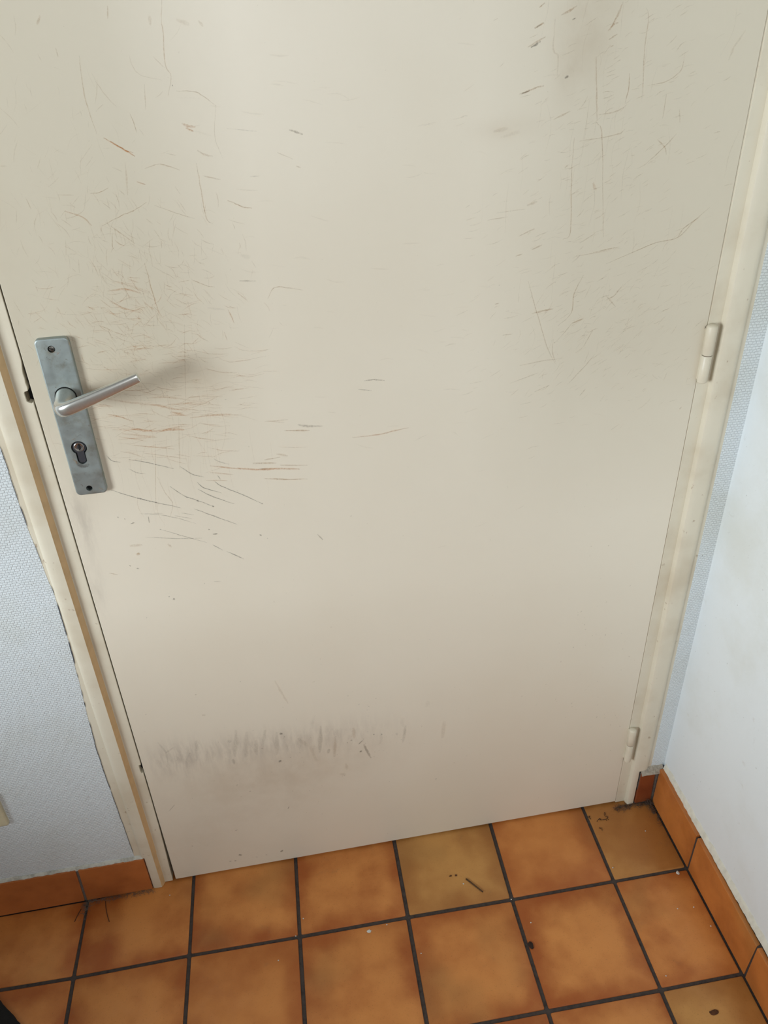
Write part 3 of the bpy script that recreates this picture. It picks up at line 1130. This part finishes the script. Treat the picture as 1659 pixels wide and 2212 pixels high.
# lever: swept along neck and bend
la = math.radians(19.0)
d_ = Vector((math.cos(la), 0, math.sin(la)))
h_ = Vector((-math.sin(la), 0, math.cos(la)))
org = Vector((0.1622, 0, 1.0534))
path = [(0, -.0010, .0128, .0128, 2), (0, -.0085, .0126, .0126, 2), (0, -.014, .0116, .0118, 2), (0, -.024, .0106, .0108, 2), (0, -.033, .0101, .0101, 2.1), (-.0004, -.0400, .0097, .0096, 2.2), (.0010, -.0455, .0093, .0090, 2.4),
        (.0045, -.0500, .0090, .0080, 2.6), (.0100, -.0525, .0088, .0070, 2.8), (.018, -.0535, .0086, .0063, 3), (.035, -.0538, .0081, .0058, 3), (.060, -.0532, .0075, .0054, 3), (.085, -.0524, .0069, .0051, 3), (.1050, -.0516, .0065, .0048, 3), (.1068, -.0515, .0062, .0045, 3), (.1076, -.0515, .0055, .0038, 3)]
rings = []
for k, (s, y, rh, rd, ex) in enumerate(path):
    a_, b_ = path[max(k - 1, 0)], path[min(k + 1, len(path) - 1)]
    tg = (d_ * (b_[0] - a_[0]) + Vector((0, b_[1] - a_[1], 0))).normalized()
    nn = tg.cross(h_).normalized()
    c0 = org + d_ * s + Vector((0, y, 0))
    ring = []
    for q in range(32):
        t = 2 * math.pi * q / 32
        ct, st_ = math.cos(t), math.sin(t)
        ring.append(c0 + h_ * (rh * math.copysign(abs(ct) ** (2 / ex), ct)) + nn * (rd * math.copysign(abs(st_) ** (2 / ex), st_)))
    rings.append(ring)
mb = MB(); mb.loft(rings)
lever = rel(mb.build('lever_handle', MALU, door, True), door)
auto_smooth(lever.data, 40)
sd_ = lever.modifiers.new('sub', 'SUBSURF'); sd_.levels = 1; sd_.render_levels = 2
lever['label'] = 'satin aluminium lever tilted slightly upwards'

# ------------------------------------------------------------------ hinges


def hinge(name, x, z0, z1, zs_, r, label):
    def capsule(za, zb, rr, top_round, bot_round):
        m_ = MB()
        rings_ = []
        nn_ = 5
        prof_ = []
        if bot_round:
            prof_ += [(rr * math.sin(math.pi / 2 * k / nn_) if k else rr * .15, za + rr * .55 * (1 - math.cos(math.pi / 2 * k / nn_))) for k in range(nn_ + 1)]
        else:
            prof_ += [(rr * .93, za), (rr, za + .0006)]
        if top_round:
            prof_ += [(rr * math.cos(math.pi / 2 * k / nn_) if k < nn_ else rr * .15, zb - rr * .55 * (1 - math.sin(math.pi / 2 * k / nn_))) for k in range(nn_ + 1)]
        else:
            prof_ += [(rr, zb - .0006), (rr * .93, zb)]
        for q, zz in prof_:
            rings_.append([(x + q * math.cos(2 * math.pi * i / 24), -.0062 + q * math.sin(2 * math.pi * i / 24), zz) for i in range(24)])
        m_.loft(rings_)
        return m_
    up = rel(capsule(zs_ + .0005, z1, r, True, False).build(name, MF, door, True), door)
    auto_smooth(up.data, 50)
    up['label'] = label
    lo = capsule(z0, zs_ - .0005, r * .95, False, True).build('lower_knuckle', MF, up, True)
    auto_smooth(lo.data, 50)
    pin = MB(); pin.loft([[(x + .9 * r * math.cos(2 * math.pi * i / 20), -.0062 + .9 * r * math.sin(2 * math.pi * i / 20), zz) for i in range(20)] for zz in (zs_ - .0012, zs_ + .0012)])
    pin.build('joint_ring', m_plain('dirty_joint', srgb(96, 84, 66), .8), up, True)
    lf = MB(); lf.box(x - .006, x + .0078, -.0016, .002, z0 + .005, z1 - .005)
    bevel(lf.build('hinge_leaf', MF, up), .0008, 2)
    return up


hinge('hinge', 1.0495, .9745, 1.0650, 1.0190, .0080, 'painted barrel hinge level with the door handle')
hinge('hinge', 1.0497, .1400, .2350, .1900, .0074, 'painted barrel hinge near the floor')

# ------------------------------------------------------------------ skirting


def bead(path_, n_, out_dir, z_low, z_high, depth, seed, name, parent, mat):
    """rough plaster fillet between skirting top and wall"""
    rows_ = 6
    m_ = MB()
    vs2, fs2 = [], []
    for i in range(n_ + 1):
        t = i / n_
        px_ = path_[0][0] + (path_[1][0] - path_[0][0]) * t
        py_ = path_[0][1] + (path_[1][1] - path_[0][1]) * t
        zl = z_low[0] + (z_low[1] - z_low[0]) * t
        for r_ in range(rows_):
            f = r_ / (rows_ - 1)
            nz = mnoise.noise(Vector((px_ * 130 + seed, py_ * 130, f * 2.2)))
            n2 = mnoise.noise(Vector((px_ * 420 + seed, py_ * 420, f * 5)))
            prj = depth * (1 - f) ** 0.8 + .0012 * nz + .0006 * n2 - (.0016 if r_ == rows_ - 1 else 0)
            zz = zl + (z_high * (1 + .35 * mnoise.noise(Vector((px_ * 60, py_ * 60, seed))))) * f + .0008 * n2 - (.001 if r_ == 0 else 0)
            vs2.append((px_ + out_dir[0] * prj, py_ + out_dir[1] * prj, zz))
    for i in range(n_):
        for r_ in range(rows_ - 1):
            a = i * rows_ + r_
            fs2.append((a, a + rows_, a + rows_ + 1, a + 1))
    m_.add(vs2, fs2)
    o_ = m_.build(name, mat, parent, True)
    return o_


def sk_tile(corners, name, parent):
    """8 corners: bottom a,b,c,d then top a,b,c,d"""
    c = Vector((0, 0, 0))
    for p in corners: c += Vector(p)
    c /= 8
    me_ = mesh_from([tuple(Vector(p) - c) for p in corners], [(0, 1, 2, 3), (4, 5, 6, 7), (0, 1, 5, 4), (1, 2, 6, 5), (2, 3, 7, 6), (3, 0, 4, 7)])
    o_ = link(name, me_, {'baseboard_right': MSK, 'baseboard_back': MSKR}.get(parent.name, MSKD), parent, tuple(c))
    bevel(o_, .0011, 2)
    return o_


bl = MB(); bl.box(ROOM_X0, .0762, -.0085, WALL_Y + .002, .0, .0965)
base_left = bl.build('baseboard_left', MGL)
tag(base_left, 'row of brown skirting tiles on the wall left of the door', 'skirting', kind='structure')
YF = -.0110
xs_ = [.0764, -.0470, -.2555, -.4610, -.6665, -.8720, -.9480]
for k in range(len(xs_) - 1):
    xa, xb = xs_[k + 1] + .0024, xs_[k] - (.0024 if k else 0)
    lean_a, lean_b = (-.0045 if k == 0 else -.001), (-.0045 if k == 1 else (-.0005 if k else 0.0))
    zt = .0978 + .0006 * k
    yo = -.0008 * k if k < 3 else -.002
    sk_tile([(xa + lean_a, YF + yo, .0022), (xb + lean_b, YF, .0022), (xb + lean_b, WALL_Y + .001, .0022), (xa + lean_a, WALL_Y + .001, .0022),
             (xa, YF + yo, zt), (xb, YF, zt), (xb, WALL_Y + .001, zt), (xa, WALL_Y + .001, zt)], 'skirting_tile', base_left)
bead([(-.60, WALL_Y), (.0755, WALL_Y)], 420, (0, -1), (.0985, .0968), .0075, .0052, 3.0, 'plaster_bead', base_left, MPL)

bb = MB(); bb.box(1.0842, 1.125, -.0100, WALL_Y + .002, .0, .0985)
base_back = bb.build('baseboard_back', MGL)
tag(base_back, 'short piece of shaded brown skirting tile between door frame and corner', 'skirting', kind='structure')
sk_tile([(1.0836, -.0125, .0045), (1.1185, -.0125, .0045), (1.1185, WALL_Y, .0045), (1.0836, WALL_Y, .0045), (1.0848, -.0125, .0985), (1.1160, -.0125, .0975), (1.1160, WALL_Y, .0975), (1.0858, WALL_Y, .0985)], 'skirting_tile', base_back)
bead([(1.0835, WALL_Y), (1.132, WALL_Y)], 60, (0, -1), (.0975, .0975), .0115, .0125, 9.0, 'plaster_bead', base_back, m_plain('dirty_plaster', srgb(176, 166, 150), .95, 0, .14, 160, .6))

br = MB(); br.prism([(SK_X + .0022, -.004), (WALL_X + .002, -.004), (WALL_X + SLOPE * -2.8 + .002, -2.8), (SK_X + SLOPE * -2.8 + .0022, -2.8)], lambda p, t: (p[0], p[1], t), 0, .096)
base_right = br.build('baseboard_right', MG)
tag(base_right, 'row of brown skirting tiles along the right side wall', 'skirting', kind='structure')
ys_ = [-.0135, -.1725, -.3825, -.5890, -.7945, -1.0, -1.2055, -1.411, -1.6165, -1.822, -2.0275, -2.233, -2.4385, -2.644]
zt0 = lambda y: .1055 if y > -.05 else max(.0965, .1055 + .026 * (y + .05))
for k in range(len(ys_) - 1):
    ya, yb = ys_[k] - (.0026 if k else 0), ys_[k + 1] + .0026
    xa, xb = skx(ya), skx(yb)
    sk_tile([(xa, ya, .0024), (xb, yb, .0024), (xb + .010, yb, .0024), (xa + .010, ya, .0024), (xa + .0008, ya, zt0(ya)), (xb + .0008, yb - .003 * (k == 1), zt0(yb)), (xb + .010, yb, zt0(yb)), (xa + .010, ya, zt0(ya))], 'skirting_tile', base_right)
bead([(WALL_X - .0002, -.012), (WALL_X + SLOPE * -1.2, -1.2)], 640, (-1, 0), (.1050, .0965), .0128, .0060, 5.0, 'plaster_bead', base_right, m_plain('cream_plaster_joint', srgb(226, 222, 206), .9, 0, .05, 60, .4))

# ------------------------------------------------------------------ things in the hall
sock = empty('wall_socket', (-.1660, WALL_Y, .3000))
tag(sock, 'cream plastic socket plate low on the left wall', 'socket')
MCR = m_plain('yellowed_plastic', srgb(206, 196, 164), .45, 0, .04, 40)
mb = MB()
mb.loft([[XZ(p, y) for p in rrect(0, 0, .082 - 2 * i, .082 - 2 * i, .003)] for y, i in ((.0004, 0), (-.0055, 0), (-.0075, .0012), (-.0080, .003))])
mb.build('cover_plate', MCR, sock)
mb = MB()
mb.loft([[XZ(p, y) for p in circle(-.004, 0, r, 32)] for y, r in ((-.007, .0225), (-.0105, .0225), (-.0110, .0215), (-.0110, .0195), (-.0085, .0190))])
ins = mb.build('socket_insert', MCR, sock, True); auto_smooth(ins.data, 30)
for sx in (-.0135, .0055):
    mb = MB(); mb.prism(circle(sx, 0, .0025, 14), XZ, -.0080, -.0092)
    mb.build('contact_hole', MBLACK, sock)
mb = MB(); mb.loft([[XZ(p, y) for p in circle(-.004, .010, r, 12)] for y, r in ((-.008, .0024), (-.017, .0024), (-.018, .0015))])
mb.build('earth_pin', MSTEEL, sock, True)

# the dark corner of a flat thing that reaches into the picture at the lower left
mb = MB()
ax = Vector((-.1585 + .0015, -.2010 + .0015)); dv = Vector((.682, -.731)); nv = Vector((-.731, -.682))
poly = []
L0, L1, DEP = -.16, .24, .30
for k in range(61):
    s = L0 + (L1 - L0) * k / 60
    p = ax + dv * s + nv * (-.0012 + .0022 * mnoise.noise(Vector((s * 210, 0, 2))))
    poly.append((p.x, p.y))
for s, n_ in ((L1, DEP), (L0, DEP)):
    p = ax + dv * s + nv * n_; poly.append((p.x, p.y))
poly = [(x + .158, y + .36) for x, y in poly]
mb.prism(poly, lambda p, t: (p[0], p[1], t), .0006, .0075)
mat = bevel(mb.build('floor_mat', m_plain('black_fibre_mat', srgb(26, 23, 21), .95, 0, .2, 500, .8), None, loc=(-.158, -.36, 0)), .001, 1)
tag(mat, 'black mat reaching in over the tiles at the lower left corner', 'mat')

# ---- crumbs, chips and twigs lying on the tiles


def tube(pts, r0, r1, n=7, jit=0.0):
    rings_ = []
    for k, p in enumerate(pts):
        p = Vector(p)
        d = (Vector(pts[min(k + 1, len(pts) - 1)]) - Vector(pts[max(k - 1, 0)])).normalized()
        a = d.cross(Vector((0, 0, 1)))
        a = a.normalized() if a.length > 1e-6 else Vector((1, 0, 0))
        b = a.cross(d)
        r = (r0 + (r1 - r0) * k / (len(pts) - 1)) * (1 + jit * random.uniform(-1, 1))
        rings_.append([p + a * (r * math.cos(2 * math.pi * i / n)) + b * (r * math.sin(2 * math.pi * i / n)) for i in range(n)])
    m_ = MB(); m_.loft(rings_)
    return m_


MTW = m_plain('dry_brown_twig', srgb(92, 64, 36), .85, 0, .2, 300, .4)
MHAIR = m_plain('dark_dry_stalk', srgb(58, 40, 26), .85, 0, .1, 300)
MCHIP = m_plain('white_plaster_chip', srgb(226, 224, 216), .85, 0, .08, 300, .4)
MBR = m_plain('brown_crumb', srgb(96, 58, 32), .9, 0, .2, 400, .4)
MDK = m_plain('dark_lint', srgb(48, 34, 26), .95, 0, .1, 300)


def stalk(name, a, b, r, mat_, label, cat, sag=.0):
    A, B = Vector((a[0], a[1], 0)), Vector((b[0], b[1], 0))
    n = 7
    pts = []
    side = (B - A).normalized().cross(Vector((0, 0, 1)))
    mid = (A + B) / 2
    for k in range(n):
        t = k / (n - 1)
        p = A + (B - A) * t + side * (sag * math.sin(math.pi * t)) - mid
        pts.append((p.x, p.y, r + .0001))
    o_ = tube(pts, r, r * .85, 7, .12).build(name, mat_, None, True, loc=(mid.x, mid.y, 0))
    return tag(o_, label, cat)


stalk('twig', (.6875, -.1095), (.7125, -.1425), .0015, MTW, 'short straight brown twig lying on a floor tile in front of the door', 'twig')
stalk('dry_stalk', (-.0140, -.0185), (-.0020, -.0630), .0006, MHAIR, 'thin dark stalk sticking out from the left skirting over the tile', 'stalk', .0015)
stalk('dry_stalk', (-.0590, -.0260), (-.0680, -.0500), .0007, MHAIR, 'short dark stalk left of the grout joint by the left skirting', 'stalk', .0005)


def lump(name, loc, sx, sy, sz, mat_, label, cat, group=None, seed=1.0):
    bm = bmesh.new()
    bmesh.ops.create_icosphere(bm, subdivisions=2, radius=1)
    for v_ in bm.verts:
        k = 1 + .45 * mnoise.noise(v_.co * 1.3 + Vector((seed, seed, 0)))
        v_.co = Vector((v_.co.x * k * sx, v_.co.y * k * sy, max(v_.co.z * k, -.6) * sz))
    zmin = min(v_.co.z for v_ in bm.verts)
    for v_ in bm.verts: v_.co.z -= zmin
    me_ = bpy.data.meshes.new(name); bm.to_mesh(me_); bm.free()
    o_ = link(name, me_, mat_, None, (loc[0], loc[1], .0001))
    return tag(o_, label, cat, group)


lump('plaster_chip', (.4830, -.1765), .0042, .0030, .0012, MCHIP, 'white flaky plaster chip on the tile joint in the middle of the floor', 'plaster chip', None, 2.0)
lump('plaster_chip', (1.0985, -.1770), .0032, .0040, .0016, MCHIP, 'white plaster chip beside the right skirting joint', 'plaster chip', None, 5.0)
lump('plaster_chip', (.6800, -.1180), .0016, .0014, .0008, MCHIP, 'tiny white chip beside the brown twig', 'plaster chip', None, 7.0)
lump('brown_crumb', (.6700, -.0980), .0024, .0020, .0012, MBR, 'larger brown crumb up-left of the twig', 'crumb', None, 3.0)
lump('brown_crumb', (.6590, -.0970), .0030, .0014, .0010, MBR, 'flat brown crumb furthest from the twig', 'crumb', None, 4.0)
lump('dark_flake', (.7700, -.2590), .0050, .0068, .0014, m_plain('burnt_flake', srgb(52, 34, 24), .9, 0, .2, 300, .5), 'dark brown flake stuck on the tile edge right of the grout joint', 'flake', None, 8.0)
lump('dry_leaf_crumb', (1.0380, -.4275), .0085, .0040, .0010, MBR, 'brown leaf crumb on the front right tile', 'crumb', None, 12.0)
for k, (x, y, lb) in enumerate([
        (.9790, -.1420, 'tiny pale grain on the corner tile, beside its left joint'), (.3470, -.1590, 'tiny pale grain on the joint crossing left of the white chip'),
        (.5180, -.1700, 'tiny pale grain just right of the flaky white plaster chip'), (.3640, -.1280, 'tiny pale grain above the joint crossing left of the white chip'),
        (1.0640, -.2450, 'left one of two tiny pale grains on the tile beside the right skirting'), (1.0950, -.2480, 'right one of two tiny pale grains on the tile beside the right skirting'),
        (1.1080, -.2880, 'tiny pale grain close against the right skirting'), (.5700, -.2350, 'tiny pale grain in the joint left of the dark flake tile'),
        (.7840, -.2180, 'tiny pale grain above the dark brown flake'), (.9860, -.3560, 'tiny pale grain near the front joint crossing at the right'),
        (.7620, -.1670, 'tiny pale grain on the joint crossing below the twig'), (.3120, -.1980, 'tiny pale grain on a front tile left of the white chip'),
        (1.0780, -.0770, 'tiny pale grain in the middle of the corner tile'), (.1100, -.0300, 'tiny pale grain in front of the left door jamb')]):
    lump('dust_grain', (x, y), .0012, .0011, .0007, MCHIP, lb, 'grain', 'pale grains scattered over the floor tiles', 20 + k)


def lint(name, c, curls, label):
    """curly scrap of dark lint"""
    m_ = MB()
    for pts in curls:
        P3 = [(x, y, .0007 + .0006 * abs(math.sin(3 * i))) for i, (x, y) in enumerate(pts)]
        t_ = tube(P3, .00065, .00045, 5, .3)
        m_.add(t_.v, t_.f)
    o_ = m_.build(name, MDK, None, True, loc=(c[0], c[1], 0))
    return tag(o_, label, 'lint')


cu1 = [[(-.012, -.0045), (-.009, -.002)], [(-.0075, -.001), (-.004, .001), (-.001, -.001), (-.005, -.002), (-.0015, -.0035), (.002, -.003)], [(.002, -.003), (.006, -.003), (.010, -.003)],
       [(.010, -.003), (.013, -.001), (.015, .001), (.0145, .004), (.012, .002), (.010, .004), (.0095, .009), (.0115, .0125), (.0135, .0115), (.012, .007)], [(.008, -.0055), (.0095, -.0065)], [(.013, -.0045), (.0145, -.0035)]]
lint('lint_scrap', (1.0010, -.0320), cu1, 'largest curly scrap of dark lint on the corner tile')
lint('lint_scrap', (.9770, -.0240), [[(.001, .004), (.002, .001), (-.001, .0), (.001, -.003), (.002, -.005)], [(-.0015, .001), (-.003, .002)]], 'small dark lint scrap touching the grout joint of the corner tile')
lint('lint_scrap', (.9905, -.0550), [[(-.002, .004), (-.0015, .001), (.001, .003), (.002, .0), (.001, -.004)]], 'small dark lint curl on the corner tile, nearest the viewer')

# fluff gathered in the corner and along the foot of the frame
fl = MB()


def fluff(n, fx, r=.00022):
    for _ in range(n):
        x, y, z = fx()
        a = random.uniform(0, 6.28)
        pts = [(x, y, z)]
        for q in range(4):
            a += random.gauss(0, .8)
            st2 = random.uniform(.001, .003)
            pts.append((pts[-1][0] + st2 * math.cos(a), pts[-1][1] + st2 * math.sin(a), max(.0004, pts[-1][2] + random.gauss(0, .0008))))
        t_ = tube(pts, r, r, 3)
        fl.add(t_.v, t_.f)


fluff(230, lambda: (random.uniform(1.040, 1.120), -.011 - abs(random.gauss(0, .0045)), abs(random.gauss(.001, .0012)) + .0004))
fluff(100, lambda: (1.1185 - abs(random.gauss(0, .003)), -.013 - abs(random.gauss(0, .03)), abs(random.gauss(.001, .0012)) + .0004))
fluff(110, lambda: (random.gauss(1.114, .004), -.0135 - abs(random.gauss(0, .003)), abs(random.gauss(.004, .005)) + .0004))
o = fl.build('dust_fluff', m_plain('grey_dust_fluff', srgb(98, 82, 70), .95), None, loc=None)
tag(o, 'dark dust fluff gathered in the corner at the foot of the right frame', 'dust', kind='stuff')
fl = MB()
fluff(170, lambda: (random.uniform(-.05, .076), -.0115 - abs(random.gauss(0, .0030)), abs(random.gauss(.0008, .001)) + .0004))
fluff(60, lambda: (random.gauss(-.052, .003), -.012 - abs(random.gauss(0, .018)), .0006))
o = fl.build('dust_fluff', m_plain('pale_dust_fluff', srgb(122, 108, 96), .95), None, loc=None)
tag(o, 'pale dust fluff along the foot of the left skirting tiles', 'dust', kind='stuff')
